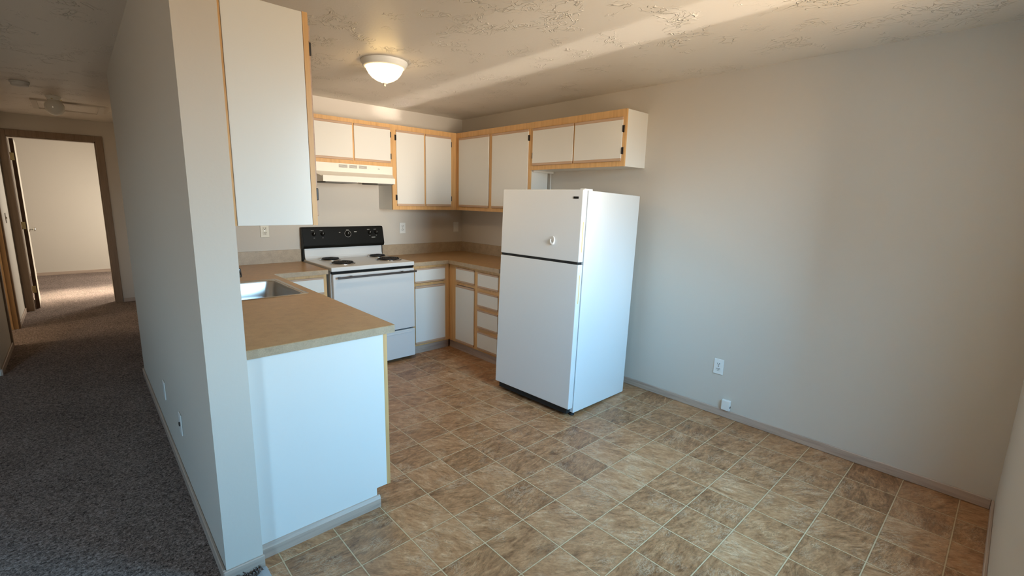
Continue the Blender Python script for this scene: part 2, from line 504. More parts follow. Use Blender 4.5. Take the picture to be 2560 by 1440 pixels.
struct('wall_light_blocker', MB().box(-3.32, -3.2, -7.0, YN - 0.15, -0.6, 3.4), 'blocker_matte', 'unseen wall added outside the dining window to block oblique daylight', 'wall')  # out of view, added to keep slanting daylight off the right wall

# baseboards: wood-print, about 57 mm
BH, BT = 0.057, 0.012
def base_profile(mb, x0, x1, y0, y1): mb.box(x0, x1, y0, y1, 0.0, BH, 0.003, 1)
struct('baseboard_right', MB().box(-BT, 0.0, YN + BT, -1.41, 0.0, BH, 0.003, 1), 'base_print_y', 'grey-brown baseboard along the long bare right wall', 'baseboard')
struct('baseboard_near', MB().box(-3.0, -BT, YN, YN + BT, 0.0, BH, 0.003, 1), 'base_print_x', 'grey-brown baseboard in the bottom right corner', 'baseboard')
struct('baseboard_hall', MB().box(XP0 - BT, XP0, YW, YH, 0.0, BH, 0.003, 1), 'base_print_y', 'grey-brown baseboard along the hallway side of the partition', 'baseboard')
struct('baseboard_partition_end', MB().box(XP0 - BT, XP1 + 0.004, YW - BT, YW, 0.0, BH, 0.003, 1), 'base_print_x', 'short baseboard across the narrow end of the partition', 'baseboard')
struct('baseboard_hall_end', MB().box(-2.975, -2.80, YE - BT, YE, 0.0, BH, 0.003, 1), 'base_print_x', 'baseboard right of the bedroom doorway', 'baseboard')
struct('baseboard_hall_left', MB().box(XH, XH + BT, 1.03, DY0 - 0.06, 0.0, BH, 0.003, 1).box(XH, XH + BT, DY1 + 0.06, YE, 0.0, BH, 0.003, 1), 'base_print_y', 'dark baseboard along the left wall of the hallway', 'baseboard')
struct('baseboard_bedroom', MB().box(XH - 2.6, -1.32, 7.30 - BT, 7.30, 0.0, BH, 0.003, 1), 'base_print_x', 'baseboard of the bedroom wall seen through the doorway', 'baseboard')

# metal strip between carpet and vinyl, with frayed carpet on it
mb = MB(); mb.prism([(-2.972, 0.001), (-2.918, 0.001), (-2.921, 0.005), (-2.945, 0.009), (-2.969, 0.006)], 1, YN + 0.02, YW - BT - 0.001)
struct('trim_1', mb, 'strip_grey', 'grey transition strip between carpet and vinyl at the foot of the partition', 'floor strip')
random.seed(4)
mb = MB()
for i in range(150):
    a = random.random()
    x = XP0 - 0.005 + a * 0.125; y = YW - BT - 0.004 - random.random() * (0.02 + 0.05 * (1 - a))
    h = 0.008 + random.random() * 0.017
    p = Vector((x, y, 0.004)); q = p + Vector((random.uniform(-.008, .008), random.uniform(-.006, .006), h * 0.6)); r = q + Vector((random.uniform(-.008, .008), random.uniform(-.008, .006), h * 0.4))
    mb.tube([p, q, r], [0.0022, 0.0022, 0.0012], 5)
tag(mb.build('carpet_fray', 'carpet_pile', None, (XP0 + 0.06, YW - 0.03, 0.004)), 'frayed dark carpet tufts at the foot of the partition end', 'carpet edge', kind='stuff')

# bedroom doorway
o = struct('trim_2', MB().box(OX0 - 0.07, OX0, YE - 0.014, YE, 0, OZ + 0.075, 0.003, 1).box(OX1, OX1 + 0.075, YE - 0.014, YE, 0, OZ + 0.075, 0.003, 1).box(OX0, OX1, YE - 0.014, YE, OZ, OZ + 0.075, 0.003, 1),
           'casing_print', 'dark brown door casing around the bedroom doorway', 'door frame')
MB().box(OX1 - 0.012, OX1, YE, YE + 0.11, 0, OZ).box(OX0, OX0 + 0.004, YE, YE + 0.11, 0, OZ).box(OX0, OX1, YE, YE + 0.11, OZ - 0.012, OZ).build('jamb', 'casing_print', o)
d = tag(MB().box(-3.846, -3.811, YE + 0.115, YE + 0.875, 0.012, OZ - 0.02, 0.001, 1).build('door_1', 'door_paint', None, (-3.846, YE + 0.11, 0.0)),
        'pale bedroom door standing open at the end of the hallway', 'door', kind='structure')
MB().box(-3.8465, -3.8105, YE + 0.1125, YE + 0.1145, 0.012, OZ - 0.02).build('door_edge', 'door_edge_wood', d, label='dark brown hinge edge of the door')
for z in (1.914, 1.075, 0.26):
    mb = MB().box(-3.858, -3.822, YE + 0.108, YE + 0.112, z - 0.045, z + 0.045, 0.0015, 1)
    mb.lathe([(0.006, -0.047), (0.006, 0.047)], (-3.856, YE + 0.108, z), 2, 10)
    mb.build('hinge', 'brass', d)
mb = MB()
for s_ in (1,):
    mb.lathe([(0.032, 0.0), (0.032, 0.006), (0.012, 0.010), (0.010, 0.025), (0.017, 0.034), (0.026, 0.046), (0.027, 0.055), (0.018, 0.062), (0.0, 0.063)], (-3.811, YE + 0.80, 0.985), 0, 20, 1)
mb.build('door_knob', 'stainless', d)
d.rotation_euler = (0, 0, R(2.0))

# side doorway of the hallway
o = struct('trim_3', MB().box(XH - 0.002, XH + 0.014, DY0 - 0.06, DY0, 0, DZ + 0.06, 0.003, 1).box(XH - 0.002, XH + 0.014, DY1, DY1 + 0.06, 0, DZ + 0.06, 0.003, 1).box(XH - 0.002, XH + 0.014, DY0, DY1, DZ, DZ + 0.06, 0.003, 1),
           'casing_print', 'wooden casing of the side doorway at the left edge', 'door frame')
MB().box(XH - 0.11, XH, DY1 - 0.014, DY1, 0, DZ).box(XH - 0.11, XH, DY0, DY0 + 0.014, 0, DZ).box(XH - 0.11, XH, DY0, DY1, DZ - 0.014, DZ).build('jamb', 'jamb_maple', o, label='light wood jamb')
MB().box(XH - 0.075, XH - 0.04, DY1 - 0.026, DY1 - 0.014, 0, DZ - 0.014).build('door_stop', 'jamb_maple', o)

# attic hatch in the hall ceiling
hx0, hx1, hy0, hy1 = -3.56, -2.99, 2.36, 3.06
mb = MB(); w_ = 0.045
mb.box(hx0, hx0 + w_, hy0, hy1, H - 0.016, H).box(hx1 - w_, hx1, hy0, hy1, H - 0.016, H).box(hx0 + w_, hx1 - w_, hy0, hy0 + w_, H - 0.016, H).box(hx0 + w_, hx1 - w_, hy1 - w_, hy1, H - 0.016, H)
o = struct('trim_4', mb, 'wall_paint', 'square attic hatch frame on the hallway ceiling behind the globe lamp', 'attic hatch')
MB().box(hx0 + w_, hx1 - w_, hy0 + w_, hy1 - w_, H - 0.006, H - 0.001).build('hatch_panel', 'ceiling_texture', o)

# ------------------------------------------------------------------ cabinets
def M_back(u, d, z): return (u, -d, z)
def M_right(u, d, z): return (-d, u, z)
def M_part(u, d, z): return (XP1 + d, u, z)
def mbox(mb, M, u0, u1, d0, d1, z0, z1, bev=0.0):
    a, b = M(u0, d0, z0), M(u1, d1, z1)
    return mb.box(a[0], b[0], a[1], b[1], a[2], b[2], bev, 1)
def front(parent, M, name, u0, u1, d, z0, z1, horiz, rails=(True, True), hinge=None, hz=()):
    """a white door or drawer front with wooden finger rails, black hinges on side hinge (u)"""
    rb = 0.020 if z1 - z0 > 0.2 else 0.015
    p = mbox(MB(), M, u0, u1, d + 0.001, d + 0.011, z0, z1, 0.0012).build(name, 'white_melamine', parent)
    wd = 'rail_' + horiz
    for k, top in enumerate((True, False)):
        if not rails[k]: continue
        a, b = (z1 - rb, z1 + 0.001) if top else (z0 - 0.001, z0 + rb)
        mbox(MB(), M, u0 - 0.0005, u1 + 0.0005, d + 0.0008, d + 0.0135, a, b, 0.002).build('finger_rail', wd, p)
    if hinge is not None:
        s = 1 if abs(hinge - u1) < abs(hinge - u0) else -1
        for z in hz:
            mb = mbox(MB(), M, hinge, hinge + s * 0.013, d + 0.0005, d + 0.004, z - 0.026, z + 0.026, 0.001)
            mbox(mb, M, hinge - s * 0.001, hinge + s * 0.005, d + 0.0005, d + 0.0145, z - 0.024, z + 0.024, 0.002)
            mb.build('hinge', 'hinge_black', p)
    return p
def frame(parent, M, u0, u1, d, z0, z1, horiz, stiles, rails):
    """face frame made of stiles (u ranges) and rails (z ranges), one mesh"""
    mb = MB()
    for a, b in stiles: mbox(mb, M, a, b, d - 0.019, d, z0, z1)
    st = sorted(stiles)
    for (a0, a1), (b0, b1) in zip(st, st[1:]):
        for r0, r1 in rails: mbox(mb, M, a1, b0, d - 0.019, d - 0.0002, r0, r1)
    return mb.build('face_frame', 'maple_' + ('z' if len(stiles) * (z1 - z0) > (u1 - u0) else horiz), parent)

DU = 0.289           # front of the upper face frames
ZT = 2.212           # top of the uppers
ZB = 1.412           # bottom of the tall uppers
ZF = 1.800           # bottom of the short uppers
# over the range hood
c = empty('wall_cabinet', (-1.43, -0.15, 1.818), 'short white two-door wall cabinet with maple frame above the range hood', 'cabinet')
mbox(MB(), M_back, -1.815, -1.053, 0.0, DU - 0.019, 1.818, ZT).build('body', 'white_melamine', c)
frame(c, M_back, -1.815, -1.053, DU, 1.818, ZT, 'x', [(-1.815, -1.785), (-1.452, -1.422), (-1.085, -1.053)], [(1.818, 1.865), (2.165, ZT)])
front(c, M_back, 'door', -1.800, -1.4455, DU, 1.852, 2.176, 'x')
front(c, M_back, 'door', -1.4285, -1.070, DU, 1.852, 2.176, 'x', hinge=-1.070, hz=(2.115, 1.915))
# tall one in the corner, on the stove wall
c = empty('wall_cabinet', (-0.67, -0.15, ZB), 'tall white two-door wall cabinet right of the range hood', 'cabinet')
mbox(MB(), M_back, -1.052, -0.003, 0.0, DU - 0.019, ZB, ZT).build('body', 'white_melamine', c)
frame(c, M_back, -1.052, -0.289, DU, ZB, ZT, 'x', [(-1.052, -1.000), (-0.705, -0.672), (-0.372, -0.290)], [(ZB, 1.462), (2.158, ZT)])
front(c, M_back, 'door', -1.008, -0.697, DU, 1.450, 2.166, 'x', hinge=-1.008, hz=(2.095, 1.530))
front(c, M_back, 'door', -0.679, -0.365, DU, 1.450, 2.162, 'x', hinge=-0.365, hz=(2.090, 1.530))
# tall one on the refrigerator wall
YT = -1.410
c = empty('wall_cabinet', (-0.15, -0.85, ZB), 'tall white two-door wall cabinet on the right wall, partly behind the refrigerator', 'cabinet')
mbox(MB(), M_right, -0.292, YT + 0.004, 0.0, DU - 0.019, ZB, ZT).build('body', 'white_melamine', c)
frame(c, M_right, YT, -0.290, DU, ZB, ZT, 'y', [(YT, YT + 0.032), (-0.885, -0.835), (-0.352, -0.290)], [(ZB, 1.462), (2.146, ZT)])
front(c, M_right, 'door', -0.834, -0.344, DU, 1.450, 2.155, 'y')
front(c, M_right, 'door', -1.386, -0.886, DU, 1.450, 2.155, 'y', hinge=-1.386, hz=(2.080, 1.530))
MB().box(-0.270, -0.056, YT - 0.001, YT + 0.004, ZB, ZF - 0.012).build('side_panel', 'white_melamine', c)
MB().box(-0.052, -0.022, YT - 0.004, YT + 0.006, ZB, ZF - 0.014).build('scribe_strip', 'scribe_grey', c)
# over the refrigerator
YC_ = -2.403
c = empty('wall_cabinet', (-0.15, -1.91, ZF), 'short white two-door wall cabinet hanging above the refrigerator', 'cabinet')
mbox(MB(), M_right, YT - 0.0005, YC_ + 0.001, 0.0, DU - 0.0195, ZF, ZT).build('body', 'white_melamine', c)
frame(c, M_right, YC_, YT - 0.001, DU, ZF, ZT, 'y', [(YC_, YC_ + 0.040), (-1.935, -1.890), (YT - 0.040, YT - 0.001)], [(ZF, 1.850), (2.140, ZT)])
front(c, M_right, 'door', -1.906, -1.443, DU, 1.838, 2.154, 'y', hinge=-1.443, hz=(1.925,))
front(c, M_right, 'door', -2.380, -1.923, DU, 1.838, 2.154, 'y', hinge=-2.380, hz=(2.070, 1.912))
MB().box(-0.262, -0.004, YT - 0.030, YT - 0.004, ZF - 0.017, ZF - 0.0005, 0.002, 1).build('hanging_rail', 'white_melamine', c)
# over the sink, on the partition: only its end shows
DP = 0.300; YU = -2.553
c = empty('wall_cabinet', (XP1 + 0.15, -2.10, 1.412), 'large white end of the tall wall cabinet hanging on the partition over the sink counter', 'cabinet')
mbox(MB(), M_part, YU + 0.006, -1.66, 0.004, DP - 0.019, 1.412, 2.200).build('body', 'white_melamine', c)
mbox(MB(), M_part, YU, YU + 0.006, 0.010, DP - 0.0205, 1.410, 2.200, 0.001).build('end_panel', 'white_melamine', c)
mbox(MB(), M_part, YU + 0.002, YU + 0.030, 0.0, 0.009, 1.410, 2.200).build('scribe_strip', 'maple_z', c)
frame(c, M_part, YU, -1.66, DP, 1.408, 2.202, 'y', [(YU, YU + 0.038), (-2.12, -2.08), (-1.70, -1.66)], [(1.408, 1.46), (2.15, 2.202)])
dp = front(c, M_part, 'door', YU + 0.020, -2.108, DP, 1.445, 2.165, 'y', hinge=YU + 0.020, hz=(2.080, 1.532))
mbox(MB(), M_part, YU + 0.0185, YU + 0.020, DP + 0.001, DP + 0.0112, 1.450, 2.160).build('edge_strip', 'rail_y', dp)
front(c, M_part, 'door', -2.092, -1.676, DP, 1.445, 2.165, 'y')

# base cabinets
DB = 0.614; ZC0 = 0.888; TK = 0.088
c = empty('base_cabinet', (-0.82, -0.3, 0), 'white base cabinet with one drawer over one door, right of the stove', 'cabinet')
mbox(MB(), M_back, -1.045, -0.615, 0.0, DB - 0.0195, TK, ZC0).build('body', 'white_melamine', c)
frame(c, M_back, -1.045, -0.614, DB, TK, ZC0, 'x', [(-1.045, -1.006), (-0.682, -0.616)], [(TK, 0.125), (0.690, 0.716), (0.848, ZC0)])
front(c, M_back, 'drawer', -1.018, -0.671, DB, 0.722, 0.860, 'x')
front(c, M_back, 'door', -1.018, -0.671, DB, 0.108, 0.686, 'x')
mbox(MB(), M_back, -1.045, -0.600, 0.50, 0.580, 0.0, TK - 0.001).build('toe_kick', 'base_print_x', c)
c = empty('base_cabinet', (-0.3, -1.0, 0), 'white base cabinet with a stack of four drawers, between the corner and the refrigerator', 'cabinet')
YB = -1.402
mbox(MB(), M_right, -0.003, YB, 0.0, DB - 0.0195, TK, ZC0).build('body', 'white_melamine', c)
frame(c, M_right, YB, -0.616, DB, TK, ZC0, 'y', [(YB, YB + 0.030), (-1.098, -1.022), (-0.752, -0.6155)],
      [(TK, 0.122), (0.690, 0.718), (0.848, ZC0)])
for z in (0.300, 0.512, 0.692): mbox(MB(), M_right, YB + 0.03, -1.098, DB - 0.019, DB - 0.0004, z - 0.02, z + 0.02).build('drawer_rail', 'maple_y', c)
front(c, M_right, 'drawer', -1.033, -0.742, DB, 0.722, 0.862, 'y')
front(c, M_right, 'door', -1.033, -0.738, DB, 0.106, 0.684, 'y')
for z0, z1 in ((0.714, 0.856), (0.530, 0.672), (0.322, 0.497), (0.110, 0.282)):
    front(c, M_right, 'drawer', -1.380, -1.090, DB, z0, z1, 'y')
mbox(MB(), M_right, YB, -0.5805, 0.50, 0.586, 0.0, TK - 0.001).build('toe_kick', 'base_print_y', c)
# left of the stove
c = empty('base_cabinet', (-2.1, -0.3, 0), 'small part of a white base cabinet between the sink counter and the stove', 'cabinet')
mbox(MB(), M_back, -2.330, -1.862, 0.004, DB - 0.0195, TK, ZC0).build('body', 'white_melamine', c)
frame(c, M_back, -2.310, -1.860, DB, TK, ZC0, 'x', [(-2.310, -2.24), (-1.902, -1.860)], [(TK, 0.125), (0.690, 0.716), (0.848, ZC0)])
front(c, M_back, 'drawer', -2.252, -1.888, DB, 0.722, 0.862, 'x')
front(c, M_back, 'door', -2.252, -1.888, DB, 0.108, 0.686, 'x')
mbox(MB(), M_back, -2.31, -1.860, 0.50, 0.580, 0.0, TK - 0.001).build('toe_kick', 'base_print_x', c)
# sink run
YP = -2.512; XF = XP1 + 0.612
c = empty('base_cabinet', (-2.62, -1.6, 0), 'sink base cabinet with a big plain white end panel and grey-brown plinth', 'cabinet')
mb = MB(); mbox(mb, M_part, YP + 0.016, -1.66, 0.0, 0.592, TK, ZC0); mbox(mb, M_part, -0.80, -0.005, 0.0, 0.592, TK, ZC0)
mbox(mb, M_part, -1.66, -0.80, 0.0, 0.592, TK, 0.66)
mb.build('body', 'white_melamine', c)
mb = MB(); mb.prism([(XP1 + 0.002, 0.0), (XF - 0.075, 0.0), (XF - 0.075, 0.100), (XF - 0.0195, 0.100), (XF - 0.0195, ZC0 - 0.001), (XP1 + 0.002, ZC0 - 0.001)], 1, YP, YP + 0.016)
mb.build('end_panel', 'white_melamine', c)
frame(c, M_part, YP, -0.64, 0.612, 0.098, ZC0, 'y', [(YP, YP + 0.045), (-1.72, -1.66), (-0.70, -0.64)], [(0.098, 0.14), (0.848, ZC0)])
front(c, M_part, 'door', YP + 0.024, -2.115, 0.612, 0.112, 0.862, 'y')
front(c, M_part, 'door', -2.10, -1.69, 0.612, 0.112, 0.862, 'y')
front(c, M_part, 'door', -1.68, -1.19, 0.612, 0.112, 0.862, 'y')
front(c, M_part, 'door', -1.17, -0.67, 0.612, 0.112, 0.862, 'y')
MB().box(XF - 0.090, XF - 0.075, YP + 0.018, -0.64, 0.0, 0.098).build('toe_kick', 'base_print_y', c)
MB().prism([(YP, 0.0), (YP - 0.014, 0.0), (YP - 0.014, 0.045), (YP - 0.006, 0.060), (YP, 0.062)], 0, XP1 + 0.004, XF - 0.062).build('plinth_board', 'base_print_x', c)

# ------------------------------------------------------------------ worktops, sink, tap
ZC = 0.927; CT = 0.038; DC = 0.648; BSH = 0.112
SX0, SX1, SY0, SY1 = -2.775, -2.350, -1.525, -0.910     # cut-out
c = empty('countertop', (-2.5, -1.2, ZC0), 'tan laminate countertop with the sink, along the partition and left of the stove', 'countertop')
z0 = ZC - CT
XC = XP1 + DC; YCE = -2.526
def slab(parts, name, m, parent):
    mb = MB()
    for b in parts: mb.box(*b)
    return mb.build(name, m, parent)
slab([(XP1, XC, YCE, SY0, ZC - 0.003, ZC), (XP1, SX0, SY0, SY1, ZC - 0.003, ZC), (SX1, XC, SY0, SY1, ZC - 0.003, ZC), (XP1, XC, SY1, 0, ZC - 0.003, ZC), (XC, -1.856, -DC, 0, ZC - 0.003, ZC)],
     'laminate_top', 'counter_laminate', c)
slab([(XP1, XC, YCE, SY0, z0, ZC - 0.003), (XP1, SX0, SY0, SY1, z0, ZC - 0.003), (SX1, XC, SY0, SY1, z0, ZC - 0.003), (XP1, XC, SY1, 0, z0, ZC - 0.003), (XC, -1.856, -DC, 0, z0, ZC - 0.003)],
     'edge_band', 'laminate_daylit', c)
slab([(XP1 + 0.0005, -1.856, -0.020, 0, ZC, ZC + BSH)], 'backsplash', 'laminate_daylit', c)
c = empty('countertop', (-0.5, -0.6, ZC0), 'tan laminate countertop in the corner right of the stove', 'countertop')
YR = -1.420
slab([(-1.046, 0, -DC, 0, ZC - 0.003, ZC), (-DC, 0, YR, -DC, ZC - 0.003, ZC)], 'laminate_top', 'counter_laminate', c)
slab([(-1.046, 0, -DC, 0, z0, ZC - 0.003), (-DC, 0, YR, -DC, z0, ZC - 0.003)], 'edge_band', 'laminate_daylit', c)
slab([(-1.046, 0, -0.020, 0, ZC, ZC + BSH), (-0.020, 0, YR, -0.020, ZC, ZC + BSH)], 'backsplash', 'laminate_daylit', c)

def rounded(x0, x1, y0, y1, r, n=6):
    pts = []
    for cx, cy, a0 in ((x1 - r, y1 - r, 0), (x0 + r, y1 - r, 90), (x0 + r, y0 + r, 180), (x1 - r, y0 + r, 270)):
        for k in range(n + 1):
            a = R(a0 + 90 * k / n); pts.append((cx + r * math.cos(a), cy + r * math.sin(a)))
    return pts
def loft(loops, close_last=True):
    mb = MB(); t = bmesh.new(); rings = [[t.verts.new(p) for p in l] for l in loops]
    for A, B in zip(rings, rings[1:]):
        for k in range(len(A)):
            q = (k + 1) % len(A); f = t.faces.new((A[k], A[q], B[q], B[k])); f.smooth = True
    if close_last: t.faces.new(rings[-1])
    bmesh.ops.recalc_face_normals(t, faces=t.faces[:])
    mb._add(t); return mb
s = empty('kitchen_sink', (-2.6, -1.22, 0.75), 'stainless steel drop-in sink set into the tan countertop', 'sink')
loops = []
for dx, z, r in ((0.0, ZC + 0.001, 0.02), (0.004, ZC + 0.004, 0.022), (0.016, ZC + 0.003, 0.03), (0.022, ZC - 0.001, 0.035)):
    loops.append([(x, y, z) for x, y in rounded(-2.885 + dx, SX1 + 0.024 - dx, SY0 - 0.024 + dx, SY1 + 0.024 - dx, r)])
bx0, bx1, by0, by1 = SX0 + 0.012, SX1 - 0.006, SY0 + 0.006, SY1 - 0.006
loops.append([(x, y, ZC - 0.002) for x, y in rounded(bx0, bx1, by0, by1, 0.045)])
loft(loops, False).build('sink_rim', 'stainless', s)
loops = []
for dd, z, r in ((0.0, ZC - 0.002, 0.045), (0.004, ZC - 0.012, 0.05), (0.012, ZC - 0.10, 0.06), (0.018, ZC - 0.150, 0.06), (0.035, ZC - 0.172, 0.06), (0.06, ZC - 0.176, 0.06)):
    loops.append([(x, y, z) for x, y in rounded(bx0 + dd, bx1 - dd, by0 + dd, by1 - dd, r)])
loft(loops, True).build('bowl', 'stainless', s)
MB().lathe([(0.045, 0.0), (0.045, 0.002), (0.034, 0.003), (0.030, 0.0005), (0.0, 0.0005)], ((bx0 + bx1) / 2, (by0 + by1) / 2, ZC - 0.176), 2, 24).build('drain', 'chrome', s)
t_ = empty('kitchen_tap', (-2.845, -1.22, ZC), 'chrome kitchen tap, only its spout tip showing past the partition', 'tap')
mb = MB(); mb.lathe([(0.028, 0.0), (0.028, 0.012), (0.020, 0.03), (0.018, 0.07), (0.012, 0.08)], (-2.83, -1.22, ZC + 0.004), 2, 20); mb.build('base', 'chrome', t_)
pts = [(-2.83, -1.22, ZC + 0.08)] + [(-2.83 + 0.20 * (k / 10), -1.22 + 0.01 * k / 10, ZC + 0.08 + 0.085 * math.sin(math.pi * min(1, k / 10) * 0.78)) for k in range(1, 11)] + [(-2.628, -1.21, ZC + 0.085)]
MB().tube(pts, 0.010, 10).build('spout', 'dark_chrome', t_)
MB().lathe([(0.0, 0), (0.016, 0.002), (0.018, 0.02), (0.012, 0.05), (0, 0.052)], (-2.83, -1.12, ZC + 0.004), 2, 16).build('handle', 'chrome', t_)

# ------------------------------------------------------------------ electric stove
st = empty('electric_stove', (-1.45, -0.35, 0), 'white freestanding electric stove with black control panel and four coil burners', 'stove')
sx0, sx1 = -1.842, -1.058
MB().box(sx0 + 0.004, sx1 - 0.004, -0.640, -0.010, 0.030, 0.905).build('body', 'appliance_white', st)
MB().box(sx0 + 0.008, sx1 - 0.008, -0.668, -0.640, 0.886, 0.908).build('vent_gap', 'black_enamel', st)
MB().box(sx0, sx1, -0.682, -0.020, 0.908, 0.944, 0.006, 2).build('cooktop', 'appliance_white', st)
# curved riser behind the burners
pr = [(-0.020, 0.940), (-0.085, 0.940), (-0.075, 0.946), (-0.060, 0.956), (-0.052, 0.972), (-0.050, 1.046), (-0.020, 1.046)]
MB().prism(pr, 0, sx0 + 0.010, sx1 - 0.006).build('riser', 'appliance_white', st)
pr = [(-0.012, 1.046), (-0.070, 1.046), (-0.084, 1.072), (-0.050, 1.232), (-0.040, 1.240), (-0.012, 1.240)]
bg = MB().prism(pr, 0, sx0 - 0.006, sx1 + 0.012, 0.003).build('control_panel', 'black_enamel', st)
mb = MB(); mb.prism([(-0.012, 0.930), (-0.046, 0.930), (-0.046, 1.046), (-0.012, 1.046)], 0, sx0 - 0.004, sx0 + 0.009); mb.build('panel_side', 'black_enamel', st); mb = MB(); mb.prism([(-0.012, 0.946), (-0.046, 0.946), (-0.046, 1.046), (-0.012, 1.046)], 0, sx1 - 0.005, sx1 + 0.006)
mb.build('panel_side', 'black_enamel', st)
sl = (0.034) / (0.160)   # slope of the panel face
def face_y(z): return -0.084 + (z - 1.072) * sl
def knob(x, z, r):
    y = face_y(z)
    k = MB().lathe([(r, 0.0), (r, 0.006), (r * 0.82, 0.010), (r * 0.74, 0.020), (0.0, 0.021)], (x, y + 0.001, z), 1, 20, -1).build('control_knob', 'black_enamel', st)
    MB().box(x - 0.0015, x + 0.0015, y - 0.0215, y - 0.019, z, z + r * 0.7).build('pointer', 'grey_mark', k)
    return k
for x in (-1.745, -1.665, -1.195, -1.125): knob(x, 1.178, 0.019)
k = knob(-1.421, 1.172, 0.026)
mb = MB(); pts = [(-1.421 + 0.031 * math.cos(a), face_y(1.172 + 0.031 * math.sin(a)) - 0.002, 1.172 + 0.031 * math.sin(a)) for a in [R(12 * i) for i in range(31)]]
mb.tube(pts, 0.0016, 6); mb.build('dial_ring', 'grey_mark', k)
def dash(x, z, w, h=0.0035):
    mb = MB(); y0, y1 = face_y(z), face_y(z + h); mb.hexa([(x - w / 2, y0 - 0.0012, z), (x + w / 2, y0 - 0.0012, z), (x + w / 2, y1 - 0.0012, z + h), (x - w / 2, y1 - 0.0012, z + h)], [(x - w / 2, y0 + 0.001, z), (x + w / 2, y0 + 0.001, z), (x + w / 2, y1 + 0.001, z + h), (x - w / 2, y1 + 0.001, z + h)])
    mb.build('panel_mark', 'grey_mark', bg)
for x in (-1.755, -1.675, -1.421, -1.205, -1.135): dash(x, 1.207, 0.026)
for x in (-1.745, -1.665): dash(x, 1.140, 0.012, 0.003)
for x in (-1.195, -1.125): dash(x, 1.148, 0.010, 0.003)
dash(-1.160, 1.128, 0.040, 0.006); dash(-1.343, 1.186, 0.026, 0.006); dash(-1.500, 1.184, 0.014, 0.006)
# burners: (x, y, r)
for bxx, byy, br in ((-1.645, -0.165, 0.078), (-1.655, -0.470, 0.090), (-1.165, -0.150, 0.076), (-1.195, -0.440, 0.102)):
    b = MB().lathe([(br + 0.018, 0.0), (br + 0.018, 0.004), (br + 0.010, 0.006), (br + 0.002, 0.001), (br * 0.3, -0.012), (0, -0.012)], (bxx, byy, 0.9445), 2, 40, 1, False).build('burner', 'drip_bowl_chrome', st, label='chrome drip bowl with black coil element')
    pts = []; turns = 4.2
    for i in range(int(turns * 26) + 1):
        f = i / (turns * 26); a = f * turns * 2 * math.pi; rr = 0.018 + (br - 0.018) * f
        pts.append((bxx + rr * math.cos(a), byy + rr * math.sin(a), 0.956))
    MB().tube(pts, 0.0062, 6).build('coil', 'coil_black', b)
    mb = MB()
    for a in (30, 150, 270):
        ca, sa = math.cos(R(a)), math.sin(R(a)); mb.tube([(bxx + 0.01 * ca, byy + 0.01 * sa, 0.948), (bxx + br * ca, byy + br * sa, 0.948)], 0.003, 5)
    mb.build('coil_bracket', 'coil_black', b)
# oven door, drawer, handle
dr = MB().box(sx0 + 0.012, sx1 - 0.002, -0.680, -0.641, 0.312, 0.884, 0.006, 2).build('oven_door', 'appliance_white', st)
mb = MB().box(sx0 + 0.035, sx1 + 0.002, -0.726, -0.710, 0.848, 0.866, 0.004, 1)
for x in (sx0 + 0.06, sx1 - 0.04): mb.box(x - 0.010, x + 0.010, -0.711, -0.679, 0.850, 0.864)
mb.build('handle', 'dark_chrome', dr)
for x in (sx0 + 0.150, sx1 - 0.150): MB().box(x - 0.010, x + 0.010, -0.722, -0.712, 0.866, 0.871).build('handle_clip', 'dark_chrome', dr)
dw = MB().box(sx0 + 0.012, sx1 - 0.002, -0.680, -0.641, 0.030, 0.300, 0.006, 2).build('storage_drawer', 'appliance_white', st)
MB().box(sx1 - 0.30, sx1 - 0.04, -0.684, -0.679, 0.268, 0.276, 0.0015, 1).build('drawer_lip', 'appliance_white', dw)
MB().box(sx0 + 0.014, sx1 - 0.006, -0.645, -0.641, 0.298, 0.314).build('drawer_gap', 'black_enamel', st)
MB().box(sx0 + 0.02, sx1 - 0.02, -0.60, -0.05, 0.006, 0.032).build('base', 'black_rubber', st)
for x in (sx0 + 0.05, sx1 - 0.05):
    for y in (-0.58, -0.08): MB().lathe([(0.018, 0), (0.018, 0.01), (0.010, 0.012), (0.010, 0.03)], (x, y, 0.0), 2, 12).build('foot', 'black_rubber', st)

# ------------------------------------------------------------------ range hood
hd = empty('range_hood', (-1.44, -0.2, 1.65), 'cream-white range hood with three vent grilles under the short cabinet', 'range hood')
hx0, hx1 = -1.832, -1.053
mb = MB()
mb.box(hx0, hx1, -0.297, -0.002, 1.742, 1.8175)
mb.hexa([(hx0, -0.002, 1.690), (hx1, -0.002, 1.690), (hx1 - 0.050, -0.425, 1.690), (hx0 + 0.058, -0.425, 1.690)],
        [(hx0, -0.002, 1.742), (hx1, -0.002, 1.742), (hx1, -0.297, 1.742), (hx0, -0.297, 1.742)])
mb.build('canopy', 'hood_enamel', hd)
